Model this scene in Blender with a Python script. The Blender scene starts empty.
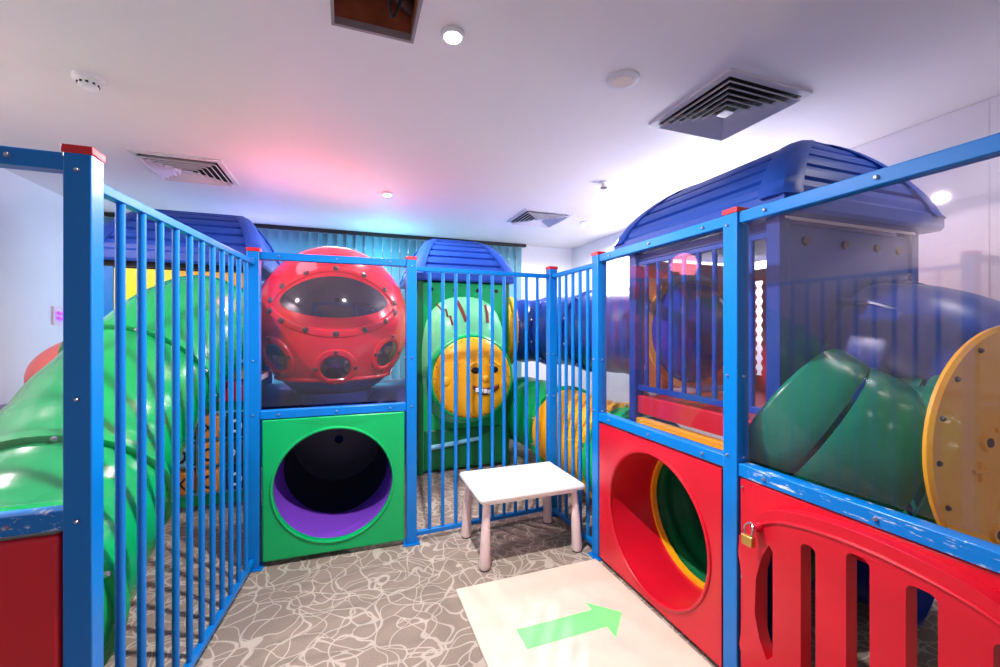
import bpy, bmesh, math, random
from mathutils import Vector, Matrix
from mathutils.geometry import tessellate_polygon
random.seed(7)
S = bpy.context.scene
COL = S.collection
PI = math.pi

# ------------------------------------------------------------------ camera, world, lights, exposure
EYE = 1.55
cam_d = bpy.data.cameras.new('camera'); cam = bpy.data.objects.new('camera', cam_d); COL.objects.link(cam)
cam.location = (0, 0, EYE); cam.rotation_euler = (PI/2, 0, math.radians(-20))
cam_d.sensor_width = 36; cam_d.lens = 15.0; cam_d.shift_y = -0.0035; cam_d.clip_start = 0.02
S.camera = cam
vs = S.view_settings
vs.view_transform = 'Standard'; vs.look = 'None'; vs.gamma = 1; vs.use_curve_mapping = False; vs.exposure = 0.48

w = bpy.data.worlds.new('world'); S.world = w; w.use_nodes = True
bg = w.node_tree.nodes['Background']; bg.inputs[0].default_value = (0.97, 0.94, 1.0, 1); bg.inputs[1].default_value = 0.28

def spot(name, loc, target, energy, color, size=0.05, angle=150, blend=0.6):
    d = bpy.data.lights.new(name, 'SPOT'); d.energy = energy; d.color = color; d.shadow_soft_size = size
    d.spot_size = math.radians(angle); d.spot_blend = blend
    o = bpy.data.objects.new(name, d); COL.objects.link(o); o.location = loc
    o.rotation_euler = (Vector(target) - Vector(loc)).to_track_quat('-Z', 'Y').to_euler()
    return o
def point(name, loc, energy, color, size=0.06):
    d = bpy.data.lights.new(name, 'POINT'); d.energy = energy; d.color = color; d.shadow_soft_size = size
    o = bpy.data.objects.new(name, d); COL.objects.link(o); o.location = loc
    return o
CEIL = 2.90
spot('downlight_lamp', (0.447, 1.855, CEIL-0.05), (0.447, 1.86, 0), 280, (1, 0.95, 0.90), 0.03, 165, 1.0)
spot('downlight_lamp', (0.36, 4.24, CEIL-0.07), (0.36, 4.24, 0), 75, (1, 0.85, 0.82), 0.04, 172, 0.3)
spot('downlight_lamp', (2.78, 4.53, CEIL-0.05), (2.78, 4.53, 0), 130, (1, 0.98, 0.97), 0.04, 172, 0.3)
spot('downlight_lamp', (-2.25, 2.4, CEIL-0.05), (-2.25, 2.4, 0), 120, (1, 0.80, 0.80), 0.05, 170, 0.4)  # fill added out of view to brighten the left side, no fixture
spot('downlight_lamp', (2.9, 0.9, CEIL-0.05), (2.9, 0.9, 0), 9, (1, 0.95, 0.97), 0.05, 165, 0.4)  # extra lamp added out of view on the right, without a fixture
# added fill lights without fixtures, tinting and brightening the ceiling above the towers
point('pink_ceiling_fill', (-0.45, 3.9, 2.30), 9, (1.0, 0.22, 0.28), 0.15)
point('cyan_ceiling_fill', (0.45, 5.7, 2.4), 12, (0.15, 0.75, 1.0), 0.08)
point('white_ceiling_fill', (3.15, 3.0, 2.2), 44, (0.95, 0.95, 1.0), 0.15)
point('violet_ceiling_fill', (-0.9, 5.65, 2.35), 7, (0.35, 0.25, 1.0), 0.05)
# daylight behind the back window
dl = bpy.data.lights.new('daylight', 'AREA'); dl.shape = 'RECTANGLE'; dl.size = 5; dl.size_y = 2.5; dl.energy = 240; dl.color = (0.88, 0.97, 1.0)
do = bpy.data.objects.new('daylight', dl); COL.objects.link(do); do.location = (0, 7.0, 1.7); do.rotation_euler = (-PI/2, 0, 0)

# ------------------------------------------------------------------ materials
def lin(c):
    return tuple(((v/255)/12.92 if v/255 <= 0.04045 else ((v/255+0.055)/1.055)**2.4) for v in c) + (1,)
M = {}
def mat(name, rgb, rough=0.4, metal=0.0, spec=0.5, var=0.06, scale=6, bump=0.0, bscale=60, coat=0.0, trans=0.0, sub=0.0):
    m = bpy.data.materials.new(name); m.use_nodes = True; nt = m.node_tree; b = nt.nodes['Principled BSDF']
    c = lin(rgb)
    tc = nt.nodes.new('ShaderNodeTexCoord'); nz = nt.nodes.new('ShaderNodeTexNoise'); nz.inputs['Scale'].default_value = scale
    nz.inputs['Detail'].default_value = 4
    nt.links.new(tc.outputs['Object'], nz.inputs['Vector'])
    mx = nt.nodes.new('ShaderNodeMix'); mx.data_type = 'RGBA'
    mx.inputs[6].default_value = tuple(v*(1-var) for v in c[:3])+(1,)
    mx.inputs[7].default_value = tuple(min(1, v*(1+var)+var*0.01) for v in c[:3])+(1,)
    nt.links.new(nz.outputs['Fac'], mx.inputs[0]); nt.links.new(mx.outputs[2], b.inputs['Base Color'])
    b.inputs['Roughness'].default_value = rough; b.inputs['Metallic'].default_value = metal
    b.inputs['Specular IOR Level'].default_value = spec; b.inputs['Coat Weight'].default_value = coat
    if bump:
        n2 = nt.nodes.new('ShaderNodeTexNoise'); n2.inputs['Scale'].default_value = bscale
        nt.links.new(tc.outputs['Object'], n2.inputs['Vector'])
        bp = nt.nodes.new('ShaderNodeBump'); bp.inputs['Strength'].default_value = bump; bp.inputs['Distance'].default_value = 0.01
        nt.links.new(n2.outputs['Fac'], bp.inputs['Height']); nt.links.new(bp.outputs[0], b.inputs['Normal'])
    M[name] = m
    return m
mat('blue_paint', (0, 118, 206), 0.3, spec=0.4)
mat('deep_blue', (8, 62, 160), 0.35, spec=0.4)
mat('navy_plastic', (16, 54, 145), 0.33, bump=0.05)
mat('roof_blue', (30, 78, 178), 0.45, spec=0.35, bump=0.08)
mat('red_plastic', (206, 14, 42), 0.33, bump=0.04)
mat('cap_red', (205, 25, 45), 0.4)
mat('green_plastic', (0, 178, 100), 0.33, bump=0.04)
mat('dark_green', (0, 110, 62), 0.4, bump=0.04)
mat('slide_green', (4, 160, 88), 0.25, coat=0.4, bump=0.02)
mat('pale_green', (120, 222, 165), 0.28, coat=0.3)
mat('yellow_plastic', (246, 178, 24), 0.33, bump=0.03)
mat('lit_yellow', (240, 225, 20), 0.4)
mat('orange_plastic', (232, 140, 36), 0.38, bump=0.03)
mat('purple_plastic', (128, 70, 205), 0.3)
mat('bubble_blue', (30, 45, 190), 0.1, coat=0.6)
mat('tinted_green', (0, 118, 92), 0.3, spec=0.4, bump=0.02)  # green with the clear panel's teal reflection put into the colour
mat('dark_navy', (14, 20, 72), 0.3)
mat('sphere_red', (222, 22, 50), 0.22, coat=0.5)
mat('salmon_plastic', (240, 120, 105), 0.35)
mat('window_dark', (38, 26, 50), 0.08, coat=1.0)
mat('white_plastic', (240, 238, 240), 0.35, bump=0.03)
mat('leg_pink', (238, 214, 214), 0.4)
mat('bolt_metal', (190, 190, 200), 0.3, metal=0.9)
mat('bolt_dark', (60, 40, 48), 0.4)
mat('brass', (215, 175, 95), 0.3, metal=0.8)
mat('steel', (200, 200, 205), 0.2, metal=1.0)
mat('wall_paint', (236, 234, 240), 0.5, var=0.02, bump=0.03)
mat('wall_panel', (236, 232, 238), 0.35, var=0.02)
mat('ceiling_paint', (236, 230, 232), 0.6, var=0.02)
mat('vent_white', (215, 212, 218), 0.45)
mat('recess_dark', (16, 15, 18), 0.8)
mat('black', (12, 12, 14), 0.5)
mat('hatch_wood', (165, 88, 58), 0.6, var=0.8, scale=7)
mat('hatch_pipe', (70, 30, 36), 0.5)
mat('hatch_rim', (150, 138, 142), 0.6)
mat('board', (224, 206, 190), 0.38, var=0.10, scale=9)
mat('arrow_green', (128, 236, 138), 0.35)
mat('maroon', (110, 28, 30), 0.4)
mat('light_blue', (130, 195, 225), 0.35)
mat('lilac_trim', (150, 90, 160), 0.4)
mat('teal_back', (10, 90, 110), 0.5)

def emis(name, rgb, st):
    m = bpy.data.materials.new(name); m.use_nodes = True; b = m.node_tree.nodes['Principled BSDF']
    b.inputs['Base Color'].default_value = lin(rgb); b.inputs['Emission Color'].default_value = lin(rgb)
    b.inputs['Emission Strength'].default_value = st; M[name] = m
emis('lamp_glow', (255, 248, 240), 14)
emis('neon_purple', (130, 50, 255), 2.5)

def glass(name, rgb, haze=0.05, hazecol=(235, 225, 240)):
    m = bpy.data.materials.new(name); m.use_nodes = True; nt = m.node_tree; nt.nodes.clear()
    out = nt.nodes.new('ShaderNodeOutputMaterial'); tr = nt.nodes.new('ShaderNodeBsdfTransparent'); gl = nt.nodes.new('ShaderNodeBsdfGlossy')
    tr.inputs[0].default_value = lin(rgb); gl.inputs['Roughness'].default_value = 0.03
    df = nt.nodes.new('ShaderNodeBsdfDiffuse'); df.inputs[0].default_value = lin(hazecol)
    tc = nt.nodes.new('ShaderNodeTexCoord'); nz = nt.nodes.new('ShaderNodeTexNoise'); nz.inputs['Scale'].default_value = 5; nz.inputs['Detail'].default_value = 6
    nt.links.new(tc.outputs['Object'], nz.inputs['Vector'])
    ml = nt.nodes.new('ShaderNodeMath'); ml.operation = 'MULTIPLY'; ml.inputs[1].default_value = haze*2; nt.links.new(nz.outputs['Fac'], ml.inputs[0])
    m0 = nt.nodes.new('ShaderNodeMixShader'); nt.links.new(ml.outputs[0], m0.inputs[0]); nt.links.new(tr.outputs[0], m0.inputs[1]); nt.links.new(df.outputs[0], m0.inputs[2])
    lw = nt.nodes.new('ShaderNodeLayerWeight'); lw.inputs[0].default_value = 0.5
    pw = nt.nodes.new('ShaderNodeMath'); pw.operation = 'POWER'; pw.inputs[1].default_value = 4.0; nt.links.new(lw.outputs['Facing'], pw.inputs[0])
    fr = nt.nodes.new('ShaderNodeMath'); fr.operation = 'MULTIPLY_ADD'; fr.inputs[1].default_value = 0.75; fr.inputs[2].default_value = 0.035; nt.links.new(pw.outputs[0], fr.inputs[0])
    m1 = nt.nodes.new('ShaderNodeMixShader'); nt.links.new(fr.outputs[0], m1.inputs[0]); nt.links.new(m0.outputs[0], m1.inputs[1]); nt.links.new(gl.outputs[0], m1.inputs[2])
    nt.links.new(m1.outputs[0], out.inputs[0]); M[name] = m
glass('acrylic', (250, 248, 252), 0.010)
glass('acrylic_left', (248, 246, 252), 0.03)
glass('window_glass', (240, 248, 250), 0.0)

def blind_mat():
    m = bpy.data.materials.new('blind_fabric'); m.use_nodes = True; nt = m.node_tree; nt.nodes.clear()
    out = nt.nodes.new('ShaderNodeOutputMaterial'); a = nt.nodes.new('ShaderNodeBsdfDiffuse'); b = nt.nodes.new('ShaderNodeBsdfTranslucent')
    a.inputs[0].default_value = lin((135, 178, 192)); b.inputs[0].default_value = lin((105, 185, 205))
    mx = nt.nodes.new('ShaderNodeMixShader'); mx.inputs[0].default_value = 0.4
    nt.links.new(a.outputs[0], mx.inputs[1]); nt.links.new(b.outputs[0], mx.inputs[2]); nt.links.new(mx.outputs[0], out.inputs[0]); M['blind_fabric'] = m
blind_mat()

def carpet_mat():
    m = bpy.data.materials.new('carpet'); m.use_nodes = True; nt = m.node_tree; b = nt.nodes['Principled BSDF']
    N = nt.nodes.new; L = nt.links.new
    tc = N('ShaderNodeTexCoord')
    def layer(scale, warp, wscale, width, off):
        mp = N('ShaderNodeMapping'); mp.inputs['Location'].default_value = off; L(tc.outputs['Object'], mp.inputs[0])
        nz = N('ShaderNodeTexNoise'); nz.inputs['Scale'].default_value = wscale; nz.inputs['Detail'].default_value = 1; L(mp.outputs[0], nz.inputs['Vector'])
        sb = N('ShaderNodeVectorMath'); sb.operation = 'SUBTRACT'; sb.inputs[1].default_value = (0.5, 0.5, 0.5); L(nz.outputs['Color'], sb.inputs[0])
        sc = N('ShaderNodeVectorMath'); sc.operation = 'SCALE'; sc.inputs['Scale'].default_value = warp; L(sb.outputs[0], sc.inputs[0])
        ad = N('ShaderNodeVectorMath'); ad.operation = 'ADD'; L(mp.outputs[0], ad.inputs[0]); L(sc.outputs[0], ad.inputs[1])
        vo = N('ShaderNodeTexVoronoi'); vo.voronoi_dimensions = '2D'; vo.feature = 'DISTANCE_TO_EDGE'; vo.inputs['Scale'].default_value = scale; L(ad.outputs[0], vo.inputs['Vector'])
        mr = N('ShaderNodeMapRange'); mr.inputs['From Min'].default_value = width; mr.inputs['From Max'].default_value = width*1.7
        mr.inputs['To Min'].default_value = 1; mr.inputs['To Max'].default_value = 0; L(vo.outputs['Distance'], mr.inputs[0])
        return mr.outputs[0]
    a = layer(4.6, 0.55, 3.2, 0.020, (0, 0, 0)); c = layer(5.6, 0.60, 4.0, 0.022, (3.7, 1.3, 0)); c2 = layer(3.4, 0.8, 2.6, 0.014, (7.1, 5.3, 0))
    m0 = N('ShaderNodeMath'); m0.operation = 'MAXIMUM'; L(a, m0.inputs[0]); L(c, m0.inputs[1])
    mxm = N('ShaderNodeMath'); mxm.operation = 'MAXIMUM'; L(m0.outputs[0], mxm.inputs[0]); L(c2, mxm.inputs[1])
    fine = N('ShaderNodeTexNoise'); fine.inputs['Scale'].default_value = 160; fine.inputs['Detail'].default_value = 3; L(tc.outputs['Object'], fine.inputs['Vector'])
    base = N('ShaderNodeMix'); base.data_type = 'RGBA'; base.inputs[6].default_value = lin((116, 103, 95)); base.inputs[7].default_value = lin((162, 148, 138)); L(fine.outputs['Fac'], base.inputs[0])
    line = N('ShaderNodeMix'); line.data_type = 'RGBA'; line.inputs[7].default_value = lin((192, 181, 171)); L(base.outputs[2], line.inputs[6])
    fm = N('ShaderNodeMath'); fm.operation = 'MULTIPLY'; fm.inputs[1].default_value = 0.75; L(mxm.outputs[0], fm.inputs[0]); L(fm.outputs[0], line.inputs[0])
    L(line.outputs[2], b.inputs['Base Color']); b.inputs['Roughness'].default_value = 0.95; b.inputs['Specular IOR Level'].default_value = 0.1
    bp = N('ShaderNodeBump'); bp.inputs['Strength'].default_value = 0.4; bp.inputs['Distance'].default_value = 0.004; L(fine.outputs['Fac'], bp.inputs['Height']); L(bp.outputs[0], b.inputs['Normal'])
    M['carpet'] = m
carpet_mat()

def scuffed():   # blue paint worn to pale patches along rails
    m = M['blue_paint'].copy(); m.name = 'scuffed_blue'; nt = m.node_tree; b = nt.nodes['Principled BSDF']
    tc = nt.nodes.new('ShaderNodeTexCoord'); mp = nt.nodes.new('ShaderNodeMapping'); mp.inputs['Scale'].default_value = (30, 9, 60)
    nz = nt.nodes.new('ShaderNodeTexNoise'); nz.inputs['Scale'].default_value = 1.0; nz.inputs['Detail'].default_value = 5; nz.inputs['Roughness'].default_value = 0.75
    nt.links.new(tc.outputs['Object'], mp.inputs[0]); nt.links.new(mp.outputs[0], nz.inputs['Vector'])
    rp = nt.nodes.new('ShaderNodeMapRange'); rp.inputs['From Min'].default_value = 0.57; rp.inputs['From Max'].default_value = 0.63; nt.links.new(nz.outputs['Fac'], rp.inputs[0])
    old = b.inputs['Base Color'].links[0].from_socket
    mx = nt.nodes.new('ShaderNodeMix'); mx.data_type = 'RGBA'; mx.inputs[7].default_value = lin((205, 215, 230)); nt.links.new(old, mx.inputs[6]); nt.links.new(rp.outputs[0], mx.inputs[0])
    nt.links.new(mx.outputs[2], b.inputs['Base Color']); M['scuffed_blue'] = m
scuffed()

# ------------------------------------------------------------------ mesh helpers
V = Vector
def smooth_path(pts, n=8):
    P = [V(p) for p in pts]; P = [P[0]*2-P[1]] + P + [P[-1]*2-P[-2]]; out = []
    for i in range(1, len(P)-2):
        p0, p1, p2, p3 = P[i-1:i+3]
        for k in range(n):
            t = k/n
            out.append(0.5*((2*p1) + (p2-p0)*t + (2*p0-5*p1+4*p2-p3)*t*t + (3*p1-p0-3*p2+p3)*t**3))
    out.append(P[-2]); return out
def frames(path):
    n = len(path); T = []
    for i in range(n):
        T.append((path[min(i+1, n-1)]-path[max(i-1, 0)]).normalized())
    up = V((0, 0, 1)) if abs(T[0].z) < 0.9 else V((0, 1, 0))
    a = T[0].cross(up).normalized(); out = []
    for i in range(n):
        a = (a - T[i]*a.dot(T[i])).normalized(); out.append((a, T[i].cross(a).normalized(), T[i]))
    return out
class MB:
    def __init__(s): s.bm = bmesh.new()
    def box(s, x0, x1, y0, y1, z0, z1, rz=0, c=None):
        vs_ = [V((x, y, z)) for z in (z0, z1) for y in (y0, y1) for x in (x0, x1)]
        if rz:
            c = V(c) if c else V(((x0+x1)/2, (y0+y1)/2, 0)); R = Matrix.Rotation(rz, 3, 'Z')
            c = V((c[0], c[1], 0)); vs_ = [R @ (v-c) + c for v in vs_]
        b = [s.bm.verts.new(v) for v in vs_]
        for f in ((0, 2, 3, 1), (4, 5, 7, 6), (0, 1, 5, 4), (2, 6, 7, 3), (0, 4, 6, 2), (1, 3, 7, 5)): s.bm.faces.new([b[i] for i in f])
        return s
    def rod(s, p0, p1, r0, r1=None, seg=16):
        return s.sweep([V(p0), V(p1)], [r0, r0 if r1 is None else r1], seg)
    def beam(s, p0, p1, w, h):     # box section between points, w horizontal across, h vertical
        p0, p1 = V(p0), V(p1); d = (p1-p0).normalized(); a = d.cross(V((0, 0, 1))).normalized()*w/2; u = V((0, 0, h/2))
        b = [s.bm.verts.new(p+i*a+j*u) for p in (p0, p1) for i, j in ((-1, -1), (1, -1), (1, 1), (-1, 1))]
        for f in ((0, 3, 2, 1), (4, 5, 6, 7), (0, 1, 5, 4), (1, 2, 6, 5), (2, 3, 7, 6), (3, 0, 4, 7)): s.bm.faces.new([b[i] for i in f])
        return s
    def sweep(s, path, r, seg=24, inner=None, caps=True, flat=1.0):
        path = [V(p) for p in path]; fr = frames(path); n = len(path)
        if not hasattr(r, '__len__'): r = [r]*n
        def rings(rr):
            return [[s.bm.verts.new(path[i]+fr[i][0]*rr[i]*math.cos(2*PI*k/seg)+fr[i][1]*rr[i]*flat*math.sin(2*PI*k/seg)) for k in range(seg)] for i in range(n)]
        def skin(R, inv=False):
            for i in range(n-1):
                for k in range(seg):
                    q = [R[i][k], R[i][(k+1) % seg], R[i+1][(k+1) % seg], R[i+1][k]]
                    s.bm.faces.new(q[::-1] if not inv else q)
        O = rings(r); skin(O)
        if inner:
            I = rings([x-inner for x in r]); skin(I, True)
            for e in (0, n-1):
                for k in range(seg):
                    q = [O[e][k], O[e][(k+1) % seg], I[e][(k+1) % seg], I[e][k]]
                    s.bm.faces.new(q if e == 0 else q[::-1])
        elif caps:
            s.bm.faces.new(O[0]); s.bm.faces.new(O[-1][::-1])
        return s
    def loopsweep(s, pts, r, seg=8, flat=1.0, nrm=None):   # closed tube round a loop
        P = [V(p) for p in pts]; n = len(P); R = []
        c = sum(P, V())/n
        for i in range(n):
            t = (P[(i+1) % n]-P[i-1]).normalized()
            nn = (nrm(P[i]) if nrm else V((0, 0, 1))); nn = (nn - t*nn.dot(t)).normalized(); a = t.cross(nn)
            R.append([s.bm.verts.new(P[i]+a*r*math.cos(2*PI*k/seg)+nn*r*flat*math.sin(2*PI*k/seg)) for k in range(seg)])
        for i in range(n):
            for k in range(seg): s.bm.faces.new([R[i][k], R[(i+1) % n][k], R[(i+1) % n][(k+1) % seg], R[i][(k+1) % seg]])
        return s
    def plate(s, outer, holes, O, U, W, t):     # flat sheet with holes, thickened along U x W
        O, U, W = V(O), V(U), V(W); N = U.cross(W)*t
        loops = [outer]+list(holes)
        tris = tessellate_polygon([[V((u, v, 0)) for u, v in l] for l in loops])
        F = []; B = []; 
        for l in loops:
            for u, v in l:
                p = O+U*u+W*v; B.append(s.bm.verts.new(p)); F.append(s.bm.verts.new(p+N))
        for t3 in tris:
            a, b, c = t3
            try:
                s.bm.faces.new([F[a], F[b], F[c]]); s.bm.faces.new([B[c], B[b], B[a]])
            except ValueError: pass
        i0 = 0
        for l in loops:
            n = len(l)
            for k in range(n):
                a, b = i0+k, i0+(k+1) % n
                s.bm.faces.new([B[a], B[b], F[b], F[a]])
            i0 += n
        return s
    def ellipsoid(s, c, r, seg=48, rings=24, lat0=-90, lat1=90, axis='Z'):
        c = V(c); R = []
        for i in range(rings+1):
            la = math.radians(lat0+(lat1-lat0)*i/rings); row = []
            for k in range(seg):
                lo = 2*PI*k/seg; p = V((math.cos(la)*math.cos(lo), math.cos(la)*math.sin(lo), math.sin(la)))
                if axis == '-Y': p = V((p.x, -p.z, p.y))
                if axis == 'X': p = V((p.z, p.y, -p.x))
                if axis == '-X': p = V((-p.z, p.y, p.x))
                row.append(s.bm.verts.new(c+V((p.x*r[0], p.y*r[1], p.z*r[2]))))
            R.append(row)
        for i in range(rings):
            for k in range(seg): s.bm.faces.new([R[i][k], R[i][(k+1) % seg], R[i+1][(k+1) % seg], R[i+1][k]])
        return s
    def build(s, name, m, parent=None, bevel=0.0, angle=35, seg=2):
        bmesh.ops.remove_doubles(s.bm, verts=s.bm.verts, dist=1e-6)
        bmesh.ops.recalc_face_normals(s.bm, faces=s.bm.faces)
        xs = [v.co for v in s.bm.verts]
        org = V((0, 0, 0))
        if parent: org = wloc(parent)
        else:
            org = V(((min(v.x for v in xs)+max(v.x for v in xs))/2, (min(v.y for v in xs)+max(v.y for v in xs))/2, min(v.z for v in xs)))
        for v in s.bm.verts: v.co -= org
        me = bpy.data.meshes.new(name); s.bm.to_mesh(me); s.bm.free()
        me.materials.append(M[m]); 
        for p in me.polygons: p.use_smooth = True
        me.set_sharp_from_angle(angle=math.radians(angle))
        o = bpy.data.objects.new(name, me); COL.objects.link(o)
        if parent: o.parent = parent
        else: o.location = org
        if bevel:
            md = o.modifiers.new('bevel', 'BEVEL'); md.width = bevel; md.segments = seg; md.limit_method = 'ANGLE'; md.angle_limit = math.radians(40)
        return o
def wloc(o):
    l = V(o.location)
    while o.parent: o = o.parent; l = l+V(o.location)
    return l
def tag(o, label=None, cat=None, group=None, kind=None):
    if label: o['label'] = label
    if cat: o['category'] = cat
    if group: o['group'] = group
    if kind: o['kind'] = kind
    return o
def thing(name, loc, label, cat, group=None):
    o = bpy.data.objects.new(name, None); COL.objects.link(o); o.location = loc; o.empty_display_size = 0.1
    return tag(o, label, cat, group)
def circ(cu, cv, r, n=48, rv=None):
    return [(cu+r*math.cos(2*PI*k/n), cv+(rv or r)*math.sin(2*PI*k/n)) for k in range(n)]
def rrect(u0, u1, v0, v1, r=0.03, n=6):
    out = []
    for (cu, cv, a0) in ((u1-r, v1-r, 0), (u0+r, v1-r, 90), (u0+r, v0+r, 180), (u1-r, v0+r, 270)):
        for k in range(n+1):
            a = math.radians(a0+90*k/n); out.append((cu+r*math.cos(a), cv+r*math.sin(a)))
    return out
def bolt(parent, p, n, r=0.011, m='bolt_metal'):
    p, n = V(p), V(n).normalized()
    return MB().sweep([p-n*0.004, p+n*0.003, p+n*0.009], [r, r, r*0.55], 10).build('bolt', m, parent)
def ring_dirs(axis, k, n, ph=0):
    a, b, _ = frames([V((0, 0, 0)), V(axis)])[0]; t = 2*PI*k/n+ph
    return a*math.cos(t)+b*math.sin(t)

# ------------------------------------------------------------------ room shell
XL, XR, YB, YF = -2.71, 3.51, 6.12, -2.2
def structure(o): return tag(o, kind='structure')
structure(MB().box(XL-0.1, XR+0.1, YF, YB+0.1, -0.1, 0).build('floor', 'carpet'))
HX0, HX1, HY0, HY1 = -0.060, 0.277, 1.38, 1.97
structure(MB().plate([(XL-0.1, YF), (XR+0.1, YF), (XR+0.1, YB+0.1), (XL-0.1, YB+0.1)], [[(HX0, HY0), (HX0, HY1), (HX1, HY1), (HX1, HY0)]], (0, 0, CEIL), (1, 0, 0), (0, 1, 0), 0.02).build('ceiling', 'ceiling_paint'))
structure(MB().box(XL-0.1, XL, YF, YB, 0, CEIL).build('wall_left', 'wall_paint'))
WX0, WX1, WZ0, WZ1 = -2.45, 2.5, 0.35, 2.72
structure(MB().plate([(XL, 0), (XR, 0), (XR, CEIL), (XL, CEIL)], [[(WX0, WZ0), (WX0, WZ1), (WX1, WZ1), (WX1, WZ0)]], (0, YB+0.1, 0), (1, 0, 0), (0, 0, 1), 0.1).build('wall_back', 'wall_paint'))
wf = MB()
for x in (WX0+0.02, (WX0+WX1)/2, WX1-0.02): wf.box(x-0.02, x+0.02, YB+0.03, YB+0.07, WZ0, WZ1)
for z in (WZ0+0.02, WZ1-0.02): wf.box(WX0, WX1, YB+0.03, YB+0.07, z-0.02, z+0.02)
win = structure(wf.build('window_1', 'white_plastic'))
MB().box(WX0, WX1, YB+0.048, YB+0.052, WZ0, WZ1).build('pane', 'window_glass', win)
# right wall of joined white panels, real grooves between them
wr = MB(); seams = [YF, -1.15, 0.08, 1.305, 2.53, 3.76, 4.99, YB]
for y0, y1 in zip(seams[:-1], seams[1:]):
    for z0, z1 in ((0, 0.86), (0.86, 2.09), (2.09, CEIL)):
        wr.box(XR, XR+0.05, y0+0.003, y1-0.003, z0+0.003, z1-0.003)
wr.box(XR+0.004, XR+0.1, YF, YB, 0, CEIL)
structure(wr.build('wall_right', 'wall_panel'))
structure(MB().box(XL, XL+0.02, YF, YB, 0.86, 0.93).build('trim_1', 'lilac_trim', bevel=0.004))

# ceiling hatch: open recess with pipes and timber
h = thing('ceiling_hatch', (0.1, 1.68, CEIL), 'open square hatch in the ceiling showing brown timber and pipes', 'hatch')
hm = MB(); zt = CEIL+0.26
hm.box(HX0-0.02, HX1+0.02, HY0-0.02, HY1+0.02, zt, zt+0.02)
hm.box(HX0-0.02, HX0, HY0, HY1, CEIL+0.02, zt).box(HX1, HX1+0.02, HY0, HY1, CEIL+0.02, zt)
hm.box(HX0, HX1, HY0-0.02, HY0, CEIL+0.02, zt).box(HX0, HX1, HY1, HY1+0.02, CEIL+0.03, zt)
hm.build('hatch_well', 'hatch_wood', h)
rm = MB(); rm.box(HX0-0.01, HX1+0.01, HY1-0.004, HY1+0.012, CEIL-0.004, CEIL+0.03)
rm.box(HX0-0.01, HX0+0.003, HY0, HY1, CEIL-0.004, CEIL+0.03).box(HX1-0.003, HX1+0.01, HY0, HY1, CEIL-0.004, CEIL+0.03)
rm.build('hatch_rim', 'hatch_rim', h)
MB().rod((HX0, 1.75, zt-0.08), (HX1, 1.93, zt-0.14), 0.035).build('pipe', 'hatch_pipe', h)
MB().rod((HX0+0.16, 1.4, zt-0.05), (HX0+0.20, 1.96, zt-0.05), 0.022).build('pipe', 'hatch_pipe', h)
MB().sweep(smooth_path([(HX0+0.2, 1.5, zt-0.02), (HX0+0.21, 1.7, zt-0.15), (HX0+0.24, 1.88, zt-0.24), (HX1-0.02, 1.75, zt-0.1)]), 0.006, 8).build('cable', 'black', h)

# air diffusers
def diffuser(x0, x1, y0, y1, label):
    cx, cy = (x0+x1)/2, (y0+y1)/2; hw = (x1-x0)/2
    t = thing('ceiling_air_vent', (cx, cy, CEIL-0.02), label, 'air vent', 'square ceiling air vents')
    def sq(r, z): return [V((cx+i*r, cy+j*r, z)) for i, j in ((-1, -1), (1, -1), (1, 1), (-1, 1))]
    def band(mb, prof):
        R = [[mb.bm.verts.new(p) for p in sq(r, z)] for r, z in prof]
        for i in range(len(R)):
            A, B = R[i], R[(i+1) % len(R)]
            for k in range(4): mb.bm.faces.new([A[k], A[(k+1) % 4], B[(k+1) % 4], B[k]])
    f = MB(); band(f, [(hw, CEIL), (hw, CEIL-0.012), (hw-0.035, CEIL-0.016), (hw-0.035, CEIL)]); f.build('vent_frame', 'vent_white', t)
    MB().box(cx-hw+0.02, cx+hw-0.02, cy-hw+0.02, cy+hw-0.02, CEIL-0.004, CEIL-0.001).build('recess_shade', 'recess_dark', t)  # dark plate standing in for the shaded recess behind the louvres
    n = 6
    for k in range(n):
        r = (hw-0.04)*(1-k/n)
        if r < 0.06: 
            MB().box(cx-r+.01, cx+r-.01, cy-r+.01, cy+r-.01, CEIL-0.035, CEIL-0.03).build('louvre', 'vent_white', t); continue
        l = MB(); band(l, [(r, CEIL-0.038), (r-0.002, CEIL-0.041), (r-0.030, CEIL-0.012), (r-0.028, CEIL-0.009)]); l.build('louvre', 'vent_white', t)
    return t
diffuser(1.85, 2.47, 1.60, 2.24, 'large square white ceiling air vent above the near blue roof on the right')
diffuser(-1.55, -0.95, 3.86, 4.46, 'square white ceiling air vent above the left fence and green slide')
diffuser(1.85, 2.45, 4.24, 4.84, 'small far square ceiling air vent between two spotlights near the back wall')

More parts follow.
